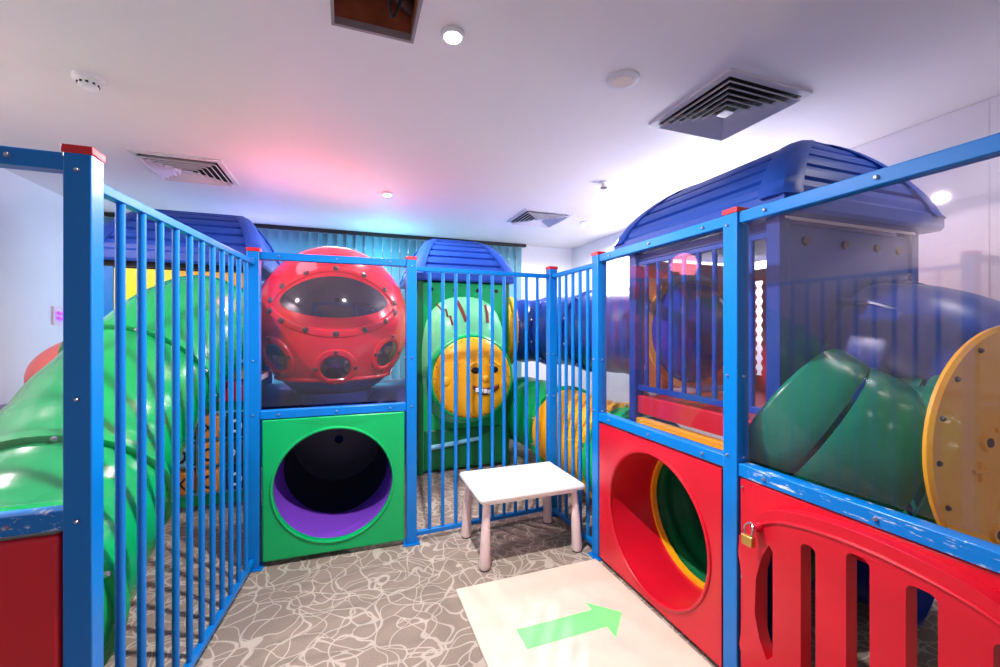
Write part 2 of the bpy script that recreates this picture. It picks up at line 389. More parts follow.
def disc_fix(name, x, y, label, cat, prof, m, extra=None, group=None):
    t = thing(name, (x, y, CEIL), label, cat, group)
    MB().sweep([V((x, y, CEIL-z)) for r, z in prof], [r for r, z in prof], 32).build(extra[0] if extra else 'body', m, t)
    return t
t = disc_fix('ceiling_speaker', 1.389, 1.882, 'round cream ceiling speaker left of the large air vent', 'speaker', [(0.088, 0), (0.086, 0.008), (0.068, 0.014), (0.064, 0.010)], 'vent_white', ['speaker_rim'])
MB().sweep([V((1.389, 1.882, CEIL-0.008)), V((1.389, 1.882, CEIL-0.016))], [0.062, 0.055], 32).build('speaker_grille', 'board', t)
for x, y, lab in ((0.447, 1.855, 'bright downlight beside the brown ceiling hatch'), (2.78, 4.53, 'glowing white downlight near the far right corner of the ceiling'), (0.36, 4.24, 'small lit spotlight on the pink part of the ceiling above the red spaceship')):
    t = disc_fix('downlight', x, y, lab, 'ceiling light', [(0.055, 0), (0.055, 0.012), (0.045, 0.02)], 'vent_white', ['light_rim'], 'ceiling downlights')
    MB().sweep([V((x, y, CEIL-0.019)), V((x, y, CEIL-0.026))], [0.040, 0.034], 24).build('lamp_lens', 'lamp_glow', t)
t = disc_fix('smoke_detector', -1.305, 2.843, 'white round smoke detector on the ceiling at the upper left', 'smoke detector', [(0.065, 0), (0.065, 0.022), (0.05, 0.028), (0.042, 0.034), (0.042, 0.05), (0.03, 0.062)], 'white_plastic', ['detector_body'])
for k in range(10):
    a = 2*PI*k/10; MB().box(-1.305+0.041*math.cos(a)-0.005, -1.305+0.041*math.cos(a)+0.005, 2.843+0.041*math.sin(a)-0.005, 2.843+0.041*math.sin(a)+0.005, CEIL-0.046, CEIL-0.036).build('detector_slot', 'black', t)
t = disc_fix('fire_sprinkler', 2.19, 3.25, 'tiny white sprinkler head on the ceiling right of the far vent', 'sprinkler', [(0.045, 0), (0.042, 0.012), (0.018, 0.018), (0.018, 0.05)], 'white_plastic', ['sprinkler_body'])
MB().sweep([V((2.19, 3.25, CEIL-0.05)), V((2.19, 3.25, CEIL-0.056))], 0.03, 20).build('deflector', 'bolt_dark', t)

# vertical blinds along the back wall
t = thing('vertical_blind', (0, YB-0.08, 0.4), 'long teal vertical slat blind covering the back window', 'blind')
MB().box(-2.62, 2.63, YB-0.11, YB-0.05, CEIL-0.045, CEIL-0.002).build('head_rail', 'black', t, bevel=0.004)
sl = MB(); x = -2.56
while x < 2.6:
    sl.box(x-0.063, x+0.063, YB-0.081, YB-0.079, 0.42, CEIL-0.055, rz=math.radians(28), c=(x, YB-0.08))
    x += 0.118
sl.build('slats', 'blind_fabric', t); 
# purple neon reflection from the acrylic, put in as glowing strokes on the wall
t = thing('neon_reflection', (XL+0.03, 5.55, 1.6), 'purple neon reflection built as glowing strokes on the far left wall', 'reflection')
MB().box(XL+0.001, XL+0.015, 5.30, 5.80, 1.60, 1.78).build('back_board', 'leg_pink', t)
for z_ in (1.665, 1.715): MB().sweep(smooth_path([(XL+0.03, 5.34+0.07*i, z_+0.008*(-1)**i) for i in range(7)]), 0.014, 8).build('reflection_stroke', 'neon_purple', t)

# ------------------------------------------------------------------ fence posts and rails
HP = 2.07
POST = {'P1': (-0.733, 1.575, 'thick blue fence post at the left with a red cap, nearest the camera'),
        'P2': (-0.577, 3.10, 'blue fence post between the left gate and the green hole panel'),
        'P3': (0.430, 3.08, 'blue fence post between the green hole panel and the railing behind the table'),
        'P4': (1.61, 3.15, 'blue corner fence post behind the white table'),
        'P5': (1.615, 2.45, 'blue fence post at the far edge of the red hole panel'),
        'P6': (1.605, 1.37, 'tall blue fence post between the red hole panel and the red gate'),
        'P7': (1.60, 0.30, None)}
def post(k, h=HP, s=0.036):
    x, y, lab = POST[k]
    if k == 'P1': s = 0.033
    t = thing('fence_post', (x, y, 0), lab, 'post', 'blue fence posts')
    MB().box(x-s, x+s, y-s, y+s, 0, h).build('post_column', 'blue_paint', t, bevel=0.004)
    MB().box(x-s-0.003, x+s+0.003, y-s-0.003, y+s+0.003, h-0.012, h+0.012).build('post_cap', 'cap_red', t, bevel=0.003)
    MB().box(x-s-0.02, x+s+0.02, y-s-0.02, y+s+0.02, 0, 0.008).build('base_plate', 'blue_paint', t)
    for z in (h-0.06, 1.35, 1.0): bolt(t, (x, y-s, z), (0, -1, 0), 0.007); bolt(t, (x-s, y+0.012, z), (-1, 0, 0), 0.007)
    return t
for k in POST:
    if k != 'P7': post(k)

def railing(name, A, B, zt, zb, nb, label, cat, group, rb=0.0135, frame_posts=False):
    A, B = V((A[0], A[1], 0)), V((B[0], B[1], 0)); d = (B-A).normalized(); L = (B-A).length
    t = thing(name, ((A.x+B.x)/2, (A.y+B.y)/2, 0), label, cat, group)
    z = V((0, 0, 1))
    MB().beam(A+z*zt, B+z*zt, 0.032, 0.032).build('top_rail', 'blue_paint', t, bevel=0.003)
    MB().beam(A+z*zb, B+z*zb, 0.032, 0.032).build('bottom_rail', 'blue_paint', t, bevel=0.003)
    for i in range(nb):
        p = A+d*(L*(i+1)/(nb+1)); MB().rod(p+z*zb, p+z*zt, rb, seg=14).build('bar', 'blue_paint', t)
    if frame_posts:
        for p in (A+d*0.015, B-d*0.015): MB().rod(p+z*zb, p+z*zt, 0.015).build('gate_stile', 'blue_paint', t)
    return t
def between(k1, k2, s=0.037):
    a, b = V(POST[k1][:2]), V(POST[k2][:2]); d = (b-a).normalized(); return a+d*s, b-d*s
a, b = between('P1', 'P2'); railing('railing_gate', a+V((0.005, 0)), b, 1.985, 0.06, 11, 'long blue barred gate at the left in front of the green slide', 'gate', 'blue barred fence sections')
a, b = between('P3', 'P4'); railing('railing_fence', a, b, 2.0, 0.06, 10, 'blue barred railing behind the white table in front of the smiling face', 'railing', 'blue barred fence sections')
a, b = between('P4', 'P5'); railing('railing_fence', a, b, 2.0, 0.06, 5, 'short blue barred railing to the right of the table, running towards the red panel', 'railing', 'blue barred fence sections')

def acrylic_bay(k1, k2, zr, label, pane_m='acrylic', rail_m='blue_paint', A=None, B=None, zt=2.035):
    if A is None: A, B = between(k1, k2)
    A, B = V((A[0], A[1], 0)), V((B[0], B[1], 0)); z = V((0, 0, 1)); d = (B-A).normalized(); n = d.cross(z)
    t = thing('acrylic_panel', ((A.x+B.x)/2, (A.y+B.y)/2, zr-0.04), label, 'clear panel', 'clear acrylic panels in blue frames')
    MB().beam(A+z*zt, B+z*zt, 0.05, 0.05).build('top_rail', 'blue_paint', t, bevel=0.004)
    MB().beam(A+z*(zr-0.025), B+z*(zr-0.025), 0.06, 0.055).build('bottom_rail', rail_m, t, bevel=0.004)
    MB().beam(A+z*((zt+zr)/2)+d*0.002, B+z*((zt+zr)/2)-d*0.002, 0.006, zt-zr-0.05).build('pane', pane_m, t)
    L = (B-A).length
    for s_ in (0.12, 0.5, 0.88):
        for zz, w in ((zt, 0.025), (zr-0.025, 0.03)):
            for sg in (1, -1):
                bolt(t, A+d*L*s_+z*zz+n*w*sg, n*sg, 0.008)
    return t
acrylic_bay('P2', 'P3', 1.02, 'clear acrylic panel in front of the red spaceship')
acrylic_bay('P5', 'P6', 0.99, 'clear acrylic panel above the red hole panel')
acrylic_bay('P6', 'P7', 0.975, 'clear acrylic panel with scuffed rail above the red gate', rail_m='scuffed_blue')
LP = (-1.80, 1.575)
acrylic_bay(None, None, 1.03, 'clear acrylic panel at the left edge of the picture', 'acrylic_left', 'scuffed_blue', A=LP, B=(-0.762, 1.575))

def hole_panel(name, A, B, z0, z1, hole, hr, m, ring_m, label, depth, side, t=0.06, tube_m=None, hz=0.49):
    # rectangular moulded board with a round crawl hole and a collar behind
    A, B = V((A[0], A[1], 0)), V((B[0], B[1], 0)); U = (B-A).normalized(); L = (B-A).length; W = V((0, 0, 1)); N = U.cross(W)
    th = thing(name, ((A.x+B.x)/2, (A.y+B.y)/2, 0), label, 'panel', 'moulded panels with round crawl holes')
    O = A - N*t/2
    pr = MB().plate([(0.012, z0), (L-0.012, z0), (L-0.012, z1), (0.012, z1)], [circ(hole, hz, hr, 72)], O, U, W, t).build('board', m, th, bevel=0.012, seg=3)
    c = A+U*hole+W*hz
    q = N*side    # side points away from the camera
    MB().sweep([c-q*(t/2-0.01), c+q*depth], [hr+0.022]*2, 64, inner=0.021).build('collar', tube_m or m, th)
    lp = [c-q*(t/2)+U*math.cos(a_)*(hr+0.004)+W*math.sin(a_)*(hr+0.004) for a_ in [2*PI*k/72 for k in range(72)]]
    MB().loopsweep(lp, 0.010, 8, nrm=lambda p: N).build('hole_lip', ring_m, th)
    return th, c, q
a, b = between('P2', 'P3')
th, cG, qG = hole_panel('tunnel_panel', a, b, 0.035, 0.965, 0.455, 0.385, 'green_plastic', 'green_plastic', 'green square panel with a large round crawl hole lined in purple', 0.44, -1, tube_m='purple_plastic', hz=0.495)
# dark crawl tube behind the green panel
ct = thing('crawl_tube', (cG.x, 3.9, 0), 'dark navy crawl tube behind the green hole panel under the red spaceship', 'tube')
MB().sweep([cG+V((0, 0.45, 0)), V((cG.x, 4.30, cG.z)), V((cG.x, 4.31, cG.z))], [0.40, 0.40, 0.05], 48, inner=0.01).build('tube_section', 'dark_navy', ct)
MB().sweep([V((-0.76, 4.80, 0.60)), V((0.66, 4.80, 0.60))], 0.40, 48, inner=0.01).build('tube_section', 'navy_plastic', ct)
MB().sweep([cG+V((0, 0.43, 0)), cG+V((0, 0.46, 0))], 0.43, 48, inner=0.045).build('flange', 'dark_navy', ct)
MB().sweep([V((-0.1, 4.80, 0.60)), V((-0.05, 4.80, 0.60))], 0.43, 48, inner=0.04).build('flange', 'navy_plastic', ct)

a, b = between('P6', 'P5')
th, cR, qR = hole_panel('tunnel_panel', a, b, 0.03, 0.925, 0.475, 0.395, 'red_plastic', 'red_plastic', 'red square panel with a large round crawl hole and yellow inner ring', 0.30, 1, hz=0.465)
rt = MB().sweep([cR+V((0.29, 0, 0)), cR+V((0.325, 0, 0))], 0.412, 64, inner=0.035).build('inner_ring', 'yellow_plastic', th)

# left red panel with the slide exit
a = (-1.80, 1.575); b = (-0.762, 1.575)
hole_panel('tunnel_panel', a, b, 0.03, 0.965, 0.52, 0.385, 'red_plastic', 'red_plastic', 'red panel at the bottom left edge where the green slide ends', 0.10, -1, hz=0.47)

# ------------------------------------------------------------------ red gate with padlock
g = thing('red_gate', (1.6, 0.85, 0), 'red moulded gate with a raised arched door and tall slots', 'gate')
arch = []
for k in range(25):
    s_ = k/24; y = 1.275-0.87*s_; e = (2*s_-1); arch.append((y, 0.905-0.075*abs(e)**2-0.13*abs(e)**7))
door_out = [(0.405, 0.06), (1.245, 0.06), (1.285, 0.25), (1.255, 0.45), (1.29, 0.62), (1.285, 0.70)]+arch+[(0.405, 0.7)]
door_out = [(y, z) for y, z in door_out]
slots = [rrect(0.985, 1.035, 0.12, 0.79, 0.02), rrect(0.825, 0.89, 0.12, 0.83, 0.022), rrect(0.665, 0.735, 0.12, 0.815, 0.022), rrect(0.50, 0.56, 0.12, 0.77, 0.022)]
handle = [(1.14, 0.30), (1.165, 0.27), (1.195, 0.33), (1.215, 0.42), (1.21, 0.56), (1.185, 0.66), (1.155, 0.72), (1.14, 0.70)]
G0 = 1.625
gp = MB().plate([(0.34, 0.03), (1.328, 0.03), (1.328, 0.918), (0.34, 0.918)], [rrect(0.46, 1.235, 0.10, 0.79, 0.05)], (G0, 0, 0), (0, 1, 0), (0, 0, 1), -0.045).build('gate_frame', 'red_plastic', g, bevel=0.006)
gd = MB().plate(door_out, slots+[handle], (G0-0.046, 0, 0), (0, 1, 0), (0, 0, 1), -0.055).build('door_panel', 'red_plastic', g, bevel=0.014, seg=3)
crv = [V((G0-0.100, y-0.0, z-0.045)) for y, z in arch[2:-2]]
MB().sweep(crv, 0.007, 8).build('raised_moulding', 'red_plastic', g)
for z in (0.88, 0.5): bolt(g, (G0-0.045, 1.315, z), (-1, 0, 0), 0.006)
MB().rod((G0-0.09, 1.195, 0.775), (G0-0.13, 1.20, 0.765), 0.018).build('hasp', 'red_plastic', g)
pl = thing('padlock', (1.48, 1.21, 0.70), 'small brass padlock hanging on the red gate', 'padlock')
pm = MB().box(1.463, 1.487, 1.180, 1.227, 0.705, 0.745).build('lock_body', 'brass', pl, bevel=0.004)
MB().sweep(smooth_path([(1.475, 1.189, 0.742), (1.479, 1.187, 0.775), (1.492, 1.203, 0.79), (1.479, 1.220, 0.775), (1.475, 1.219, 0.742)]), 0.004, 8).build('shackle', 'steel', pl)

# ------------------------------------------------------------------ roofs and towers
def roof(parent, cx, cy, hx, hy, z0, axis, rise=0.54, ridge=0.34, m='roof_blue', boards=6):
    rim = 0.10
    tx, ty = (0.07, ridge) if axis == 'y' else (ridge, 0.07)
    def ext(s_):   # s_ 0 eave .. 1 ridge, convex
        q = s_**1.25
        return hx-0.02+(tx-hx+0.02)*q, hy-0.02+(ty-hy+0.02)*q, z0+rim+(rise-rim)*(1-(1-s_)**1.45)
    mb = MB(); prof = [(hx-0.06, hy-0.06, z0+0.005), (hx-0.01, hy-0.01, z0), (hx, hy, z0+0.02), (hx, hy, z0+rim-0.02), (hx-0.02, hy-0.02, z0+rim)]
    for b_ in range(boards):
        s0, s1 = b_/boards, (b_+1)/boards
        x0_, y0_, za = ext(s0); x1_, y1_, zb = ext(s1)
        for f_, o_ in ((0.0, 0.0), (0.3, 0.006), (0.66, 0.004), (0.80, -0.018), (0.92, -0.018)):
            if (b_ == 0 and f_ == 0) or (b_ == boards-1 and f_ > 0.5): continue
            x_, y_, z_ = ext(s0+(s1-s0)*f_); prof.append((x_+o_, y_+o_, z_+o_*0.5))
    prof.append((tx-0.02, ty-0.02, z0+rise+0.005))
    R = [[mb.bm.verts.new((cx+i*a_, cy+j*b_, z)) for i, j in ((-1, -1), (1, -1), (1, 1), (-1, 1))] for a_, b_, z in prof]
    for i in range(len(R)-1):
        for k in range(4): mb.bm.faces.new([R[i][k], R[i][(k+1) % 4], R[i+1][(k+1) % 4], R[i+1][k]])
    mb.bm.faces.new(R[-1]); mb.bm.faces.new(R[0][::-1])
    r = mb.build('roof', m, parent, angle=20)
    rb = MB()
    for i, j in ((-1, -1), (1, -1), (1, 1), (-1, 1)):
        rows_ = []
        for q in range(-1, 17):
            x_, y_, z_ = ext(max(q, 0)/16); e_ = 0.020
            if q < 0: x_, y_, z_ = x_+0.018, y_+0.018, z_-0.03
            w_ = 0.12-0.04*max(q, 0)/16; wx, wy = min(w_, x_), min(w_, y_)
            sec = [(x_-0.03, y_-wy), (x_+e_, y_-wy*0.9), (x_+e_+0.006, y_-wy*0.45), (x_+e_-0.010, y_+e_-0.010), (x_-wx*0.45, y_+e_+0.006), (x_-wx*0.9, y_+e_), (x_-wx, y_-0.03)]
            rows_.append([rb.bm.verts.new((cx+i*a_, cy+j*b_, z_)) for a_, b_ in sec])
        for ra, rc in zip(rows_[:-1], rows_[1:]):
            for k in range(7): rb.bm.faces.new([ra[k], ra[(k+1) % 7], rc[(k+1) % 7], rc[k]])
        rb.bm.faces.new(rows_[0]); rb.bm.faces.new(rows_[-1][::-1])
    rb.sweep([(cx-tx+0.0, cy-ty, z0+rise-0.022), (cx+tx, cy-ty, z0+rise-0.022)], 0.035, 12).sweep([(cx-tx, cy+ty, z0+rise-0.022), (cx+tx, cy+ty, z0+rise-0.022)], 0.035, 12)
    for sg in (-1, 1): rb.sweep([(cx+sg*tx, cy-ty, z0+rise-0.022), (cx+sg*tx, cy+ty, z0+rise-0.022)], 0.035, 12)
    rb.build('hip_rib', m, parent, angle=50)
    return r
def tower(x0, x1, y0, y1, zd, ze, axis, label, post_m='blue_paint', deck_m='red_plastic', ov=0.10, **kw):
    t = thing('play_tower', ((x0+x1)/2, (y0+y1)/2, 0), label, 'play tower', 'playground towers with blue roofs')
    for x in (x0, x1):
        for y in (y0, y1): MB().box(x-0.035, x+0.035, y-0.035, y+0.035, 0, ze+0.02).build('post', post_m, t, bevel=0.004)
    MB().box(x0, x1, y0, y1, zd-0.06, zd).build('deck', deck_m, t, bevel=0.005)
    roof(t, (x0+x1)/2, (y0+y1)/2, (x1-x0)/2+ov, (y1-y0)/2+ov, ze, axis, **kw)
    return t

# left tower (behind the green slide)
tA = tower(-1.80, -0.82, 4.22, 5.20, 1.1, 2.10, 'x', 'far left play tower with blue roof and yellow wall behind the green slide', ov=0.13)
MB().plate([(-1.76, 1.12), (-0.86, 1.12), (-0.86, 2.05), (-1.76, 2.05)], [circ(-1.1, 1.56, 0.36, 40)], (0, 4.24, 0), (1, 0, 0), (0, 0, 1), 0.03).build('wall_panel', 'yellow_plastic', tA, bevel=0.004)
MB().box(-1.765, -1.36, 4.19, 4.205, 1.14, 2.05).build('wall_panel', 'lit_yellow', tA, bevel=0.004)  # brighter sheet paints the lit left part of the yellow wall
MB().box(-1.85, -0.78, 4.18, 4.24, 2.06, 2.11).build('eave_board', 'black', tA)
MB().box(-1.80, -0.82, 4.19, 4.25, 0.93, 1.06).build('deck_beam', 'red_plastic', tA, bevel=0.01)
MB().box(-1.76, -0.86, 4.22, 4.26, 0.84, 0.93).build('lower_panel', 'dark_green', tA, bevel=0.004)
MB().box(-1.76, -0.86, 4.21, 4.27, 0.05, 0.18).build('lower_panel', 'green_plastic', tA, bevel=0.008)
MB().box(-1.83, -1.79, 4.24, 5.16, 1.1, 2.05).build('side_panel', 'teal_back', tA)
MB().box(-1.76, -0.86, 5.18, 5.2, 0.05, 2.05).build('back_panel', 'dark_green', tA)
MB().ellipsoid((-1.84, 4.60, 1.15), (0.66, 0.38, 0.40), 32, 12, 0, 90, axis='-X').build('bubble_window', 'salmon_plastic', tA)
# noughts and crosses game
tt = thing('tic_tac_toe_panel', (-1.08, 4.15, 0.18), 'orange noughts and crosses block game seen through the left bars', 'game panel')
gf = MB()
for x in (-1.375, -1.18, -0.985, -0.79): gf.rod((x, 4.12, 0.17), (x, 4.12, 0.86), 0.010, seg=10)
for z in (0.185, 0.415, 0.635, 0.855): gf.rod((-1.375, 4.12, z), (-0.79, 4.12, z), 0.010, seg=10)
gf.build('frame', 'light_blue', tt)
cols = (-1.277, -1.083, -0.888); rows = (0.30, 0.525, 0.745)
kinds = {(0, 0): 'orange_plastic', (1, 0): 'orange_plastic', (2, 0): 'dark_navy', (0, 1): 'light_blue', (1, 1): 'orange_plastic', (2, 1): 'bolt_dark', (0, 2): 'light_blue', (1, 2): 'orange_plastic', (2, 2): 'black'}
for i, cx in enumerate(cols):
    for j, cz in enumerate(rows):
        bk = MB().box(cx-0.075, cx+0.075, 4.045, 4.195, cz-0.09, cz+0.09).build('letter_block', kinds[(i, j)], tt, bevel=0.012)
        ink = 'white_plastic' if kinds[(i, j)] in ('black', 'bolt_dark', 'dark_navy') else 'black'
        if (i+j) % 3 == 0 or (i, j) == (1, 2):
            mk = MB(); 
            for sg in (-1, 1): mk.beam((cx-0.035, 4.042, cz-0.045*sg), (cx+0.035, 4.042, cz+0.045*sg), 0.006, 0.022)
            mk.build('cross_mark', ink, bk)
        else:
            MB().loopsweep([V((cx+0.036*math.cos(a_), 4.042, cz+0.045*math.sin(a_))) for a_ in [2*PI*k/24 for k in range(24)]], 0.011, 6, 0.4, nrm=lambda p: V((0, -1, 0))).build('nought_mark', ink, bk)

# ------------------------------------------------------------------ tubes made of moulded sections
def tube(name, pts, r, cuts, mats, label, flange_m=None, bolts=8, ribs=True, n=10, wall=0.012, cat='tube', fr=0.035, rib_amp=0.006, group=None):
    path = smooth_path(pts, n); N = len(path)
    t = thing(name, (path[N//2].x, path[N//2].y, 0), label, cat, group)
    idx = [int(round(c*(N-1))) for c in cuts]
    for (i0, i1), m in zip(zip(idx[:-1], idx[1:]), mats):
        seg = path[i0:i1+1]; sub = []
        for k in range(len(seg)-1):
            for q in range(4): sub.append(seg[k].lerp(seg[k+1], q/4))
        sub.append(seg[-1])
        K = len(sub); rr = [r+(rib_amp*math.cos(2*PI*k/(K-1)*3) if ribs else 0) for k in range(K)]
        MB().sweep(sub, rr, 56, inner=wall).build('tube_section', m, t, angle=50)
    F = frames(path)
    for j, i in enumerate(idx[1:-1]):
        p = path[i]; a_, b_, T = F[i]; m = flange_m or mats[j]
        MB().sweep([p-T*0.028, p-T*0.022, p+T*0.022, p+T*0.028], [r+fr-0.012, r+fr, r+fr, r+fr-0.012], 56, inner=fr-0.013).build('flange', m, t)
        for k in range(bolts):
            an = 2*PI*(k+0.5)/bolts; d = a_*math.cos(an)+b_*math.sin(an)
            bolt(t, p+d*(r+fr-0.016)+T*0.028, T, 0.013, 'bolt_metal'); 
    return t
# the big green slide on the left
tube('tube_slide', [(-1.10, 4.22, 1.58), (-1.10, 3.75, 1.54), (-1.25, 3.34, 1.24), (-1.31, 2.90, 0.92), (-1.27, 2.50, 0.68), (-1.25, 2.12, 0.51), (-1.27, 1.70, 0.47)], 0.405,
     [0, 0.34, 0.64, 0.86, 1.0], ['slide_green']*4, 'large glossy green tube slide coming down behind the left bars', bolts=12, cat='slide', rib_amp=0.004)

# middle tower with the smiling face
CX0, CX1, CY0, CY1 = 0.72, 1.70, 4.50, 5.45
tC = tower(CX0, CX1, CY0, CY1, 1.1, 2.08, 'x', 'middle play tower with smiling yellow face and green front', post_m='dark_green', ov=0.09, ridge=0.27)
MB().box(CX0+0.0, CX1-0.0, CY0-0.03, CY0+0.02, 0.03, 2.07).build('front_panel', 'green_plastic', tC, bevel=0.015)
MB().box(CX0-0.03, CX0+0.02, CY0+0.03, CY1-0.03, 0.03, 2.07).build('side_panel', 'green_plastic', tC, bevel=0.01)
MB().box(CX1-0.02, CX1+0.03, CY0+0.03, CY1-0.03, 0.03, 2.07).build('side_panel', 'green_plastic', tC, bevel=0.01)
MB().box(CX0+0.03, CX1-0.03, CY1-0.02, CY1+0.03, 0.03, 2.07).build('back_panel', 'green_plastic', tC, bevel=0.01)
# bulging hood (superellipse mound on the front)
def mound(cx, y0, cz, a, b, depth, px=2.6, n=48, rings=14):
    mb = MB(); R = []
    for i in range(rings+1):
        s_ = 1-i/rings; row = []
        d = depth*math.sqrt(max(0, 1-s_**2.4))
        for k in range(n):
            th_ = 2*PI*k/n; c_, q_ = math.cos(th_), math.sin(th_)
            ex = 2/px; X_ = a*math.copysign(abs(c_)**ex, c_)*s_; Z_ = b*math.copysign(abs(q_)**ex, q_)*s_
            if i == rings: X_ = Z_ = 0
            row.append(mb.bm.verts.new((cx+X_, y0-d, cz+Z_)) if i < rings or k == 0 else row[0])
        R.append(row)
    for i in range(rings):
        for k in range(n):
            f = [R[i][k], R[i][(k+1) % n], R[i+1][(k+1) % n], R[i+1][k]]
            f = list(dict.fromkeys(f))
            if len(f) > 2: mb.bm.faces.new(f)
    return mb
FX, FZ = 1.225, 1.05
mound(1.21, CY0-0.03, 1.22, 0.475, 0.70, 0.22).build('hood', 'pale_green', tC, angle=60)
MB().sweep([V((FX, CY0-0.15, FZ)), V((FX, CY0-0.285, FZ)), V((FX, CY0-0.30, FZ))], [0.46, 0.455, 0.44], 56).build('face_rim', 'green_plastic', tC)
face = MB().ellipsoid((FX, CY0-0.295, FZ), (0.425, 0.10, 0.425), 56, 14, 0, 90, axis='-Y').build('face', 'yellow_plastic', tC, angle=60)
def fy(dx, dz): return CY0-0.295-0.10*math.sqrt(max(0, 1-(dx/0.425)**2-(dz/0.425)**2))
for dx in (0.0, 0.21):
    e = MB().ellipsoid((FX+dx, fy(dx, 0.09)-0.0, FZ+0.085), (0.045, 0.02, 0.035), 20, 8).build('eye', 'black', face)
    MB().sweep(smooth_path([(FX+dx-0.055, fy(dx, .14)-0.005, FZ+0.125), (FX+dx, fy(dx, .18)-0.005, FZ+0.165), (FX+dx+0.055, fy(dx, .14)-0.005, FZ+0.125)]), 0.012, 8).build('eyebrow', 'yellow_plastic', face)
MB().ellipsoid((FX+0.105, fy(0.1, 0)-0.005, FZ-0.0), (0.035, 0.03, 0.04), 20, 10).build('nose', 'yellow_plastic', face)
ms = []
for k in range(17):
    x_ = -0.03+0.29*k/16; c_ = (k-8)/8; ms.append((x_, -0.075-0.07*(1-c_*c_)-0.0))
top = [(x_, -0.075-0.035*(1-((k-8)/8)**2)+0.012) for k, (x_, _) in enumerate(ms)]
mo = MB(); O = []
for (x_, z_), (x2, z2) in zip([(a_, b_-0.028) for a_, b_ in ms], top):
    O.append((mo.bm.verts.new((FX+x_, fy(x_, z_)-0.012, FZ+z_)), mo.bm.verts.new((FX+x2, fy(x2, z2)-0.012, FZ+z2))))
for p, q in zip(O[:-1], O[1:]): mo.bm.faces.new([p[0], q[0], q[1], p[1]])
mouth = mo.build('mouth', 'maroon', face); md = mouth.modifiers.new('s', 'SOLIDIFY'); md.thickness = 0.01
for k in range(4):
    x_ = -0.005+0.045*k; z_ = -0.105-0.008*k
    MB().box(FX+x_, FX+x_+0.038, fy(x_, z_)-0.03, fy(x_, z_)-0.005, FZ+z_-0.03, FZ+z_+0.012).build('tooth', 'white_plastic', face, bevel=0.004)
for dx, dz in ((-0.30, -0.02), (0.33, -0.06)): MB().ellipsoid((FX+dx, fy(dx, dz), FZ+dz), (0.05, 0.02, 0.05), 20, 8).build('cheek', 'yellow_plastic', face)
for k in range(20):
    an = 2*PI*k/20; bolt(tC, (FX+0.405*math.cos(an), CY0-0.32, FZ+0.405*math.sin(an)), (0, -1, 0), 0.008, 'bolt_dark')
HY = CY0-0.20
def hoody(x, z):
    s_ = (abs((x-1.21)/0.475)**2.6+abs((z-1.22)/0.70)**2.6)**(1/2.6); return CY0-0.03-0.22*math.sqrt(max(0, 1-min(1, s_)**2.4))
def strip(pts, r): return MB().sweep([V((x, hoody(x, z)-0.004, z)) for x, z in pts], r, 8)
strip([(0.90, 1.83), (0.93, 1.76), (0.90+0.07, 1.77), (0.985, 1.69), (1.01, 1.70), (1.03, 1.60)], 0.011).build('scale_mark', 'maroon', tC)
strip([(1.10, 1.86), (1.13, 1.78), (1.165, 1.68), (1.18, 1.64)], 0.02).build('scale_mark', 'maroon', tC)
strip([(1.42, 1.82), (1.425, 1.72), (1.42, 1.63)], 0.018).build('scale_mark', 'maroon', tC)
for x in (0.84, 1.10, 1.36, 1.58): MB().sweep([V((x, CY0-0.025, 1.99)), V((x, CY0-0.036, 1.99))], 0.022, 16).build('bolt', 'black', tC)
MB().rod((0.80, CY0-0.06, 0.285), (1.38, CY0-0.06, 0.345), 0.028, 0.022, 14).build('grab_bar', 'light_blue', tC)
MB().box(0.76, 1.66, CY0-0.045, CY0-0.02, 0.05, 0.47).build('kick_panel', 'dark_green', tC, bevel=0.015)

# ------------------------------------------------------------------ red spaceship bubble
UC = V((-0.12, 4.34, 1.62)); UR = (0.69, 0.64, 0.73)
u = thing('spaceship_bubble', (UC.x, UC.y, UC.z-UR[2]), 'big red flying saucer bubble with dark window and portholes', 'spaceship')
MB().ellipsoid(UC, UR, 72, 32, -44, 72).build('hull', 'sphere_red', u, angle=60)
MB().ellipsoid(UC, tuple(r*0.995 for r in UR), 64, 14, -90, -43).build('underside', 'navy_plastic', u, angle=60)
MB().ellipsoid(UC, UR, 64, 8, 71, 90).build('top_highlight', 'leg_pink', u, angle=60)  # pale colour paints the light highlight on top of the hull
MB().loopsweep([UC+V((UR[0]*1.0*math.cos(math.radians(-43))*math.cos(a_), UR[1]*math.cos(math.radians(-43))*math.sin(a_), UR[2]*math.sin(math.radians(-43)))) for a_ in [2*PI*k/72 for k in range(72)]], 0.02, 8).build('hull_seam', 'sphere_red', u)
def udir(az, el):
    az, el = math.radians(az), math.radians(el); return V((math.cos(el)*math.sin(az), -math.cos(el)*math.cos(az), math.sin(el)))
def usurf(d, k=1.0): d = d.normalized(); return UC+V((d.x*UR[0]*k, d.y*UR[1]*k, d.z*UR[2]*k))
def upoint(az, el, du, dv, k=1.0):    # offset on the tangent plane, in degrees
    c = udir(az, el); e = V((math.cos(math.radians(az)), math.sin(math.radians(az)), 0)); n_ = e.cross(c)*-1
    n_ = c.cross(e)*-1
    if n_.z < 0: n_ = -n_
    return usurf(c+e*math.tan(math.radians(du))+n_*math.tan(math.radians(dv)), k)
def unorm(p): return V(((p.x-UC.x)/UR[0]**2, (p.y-UC.y)/UR[1]**2, (p.z-UC.z)/UR[2]**2)).normalized()
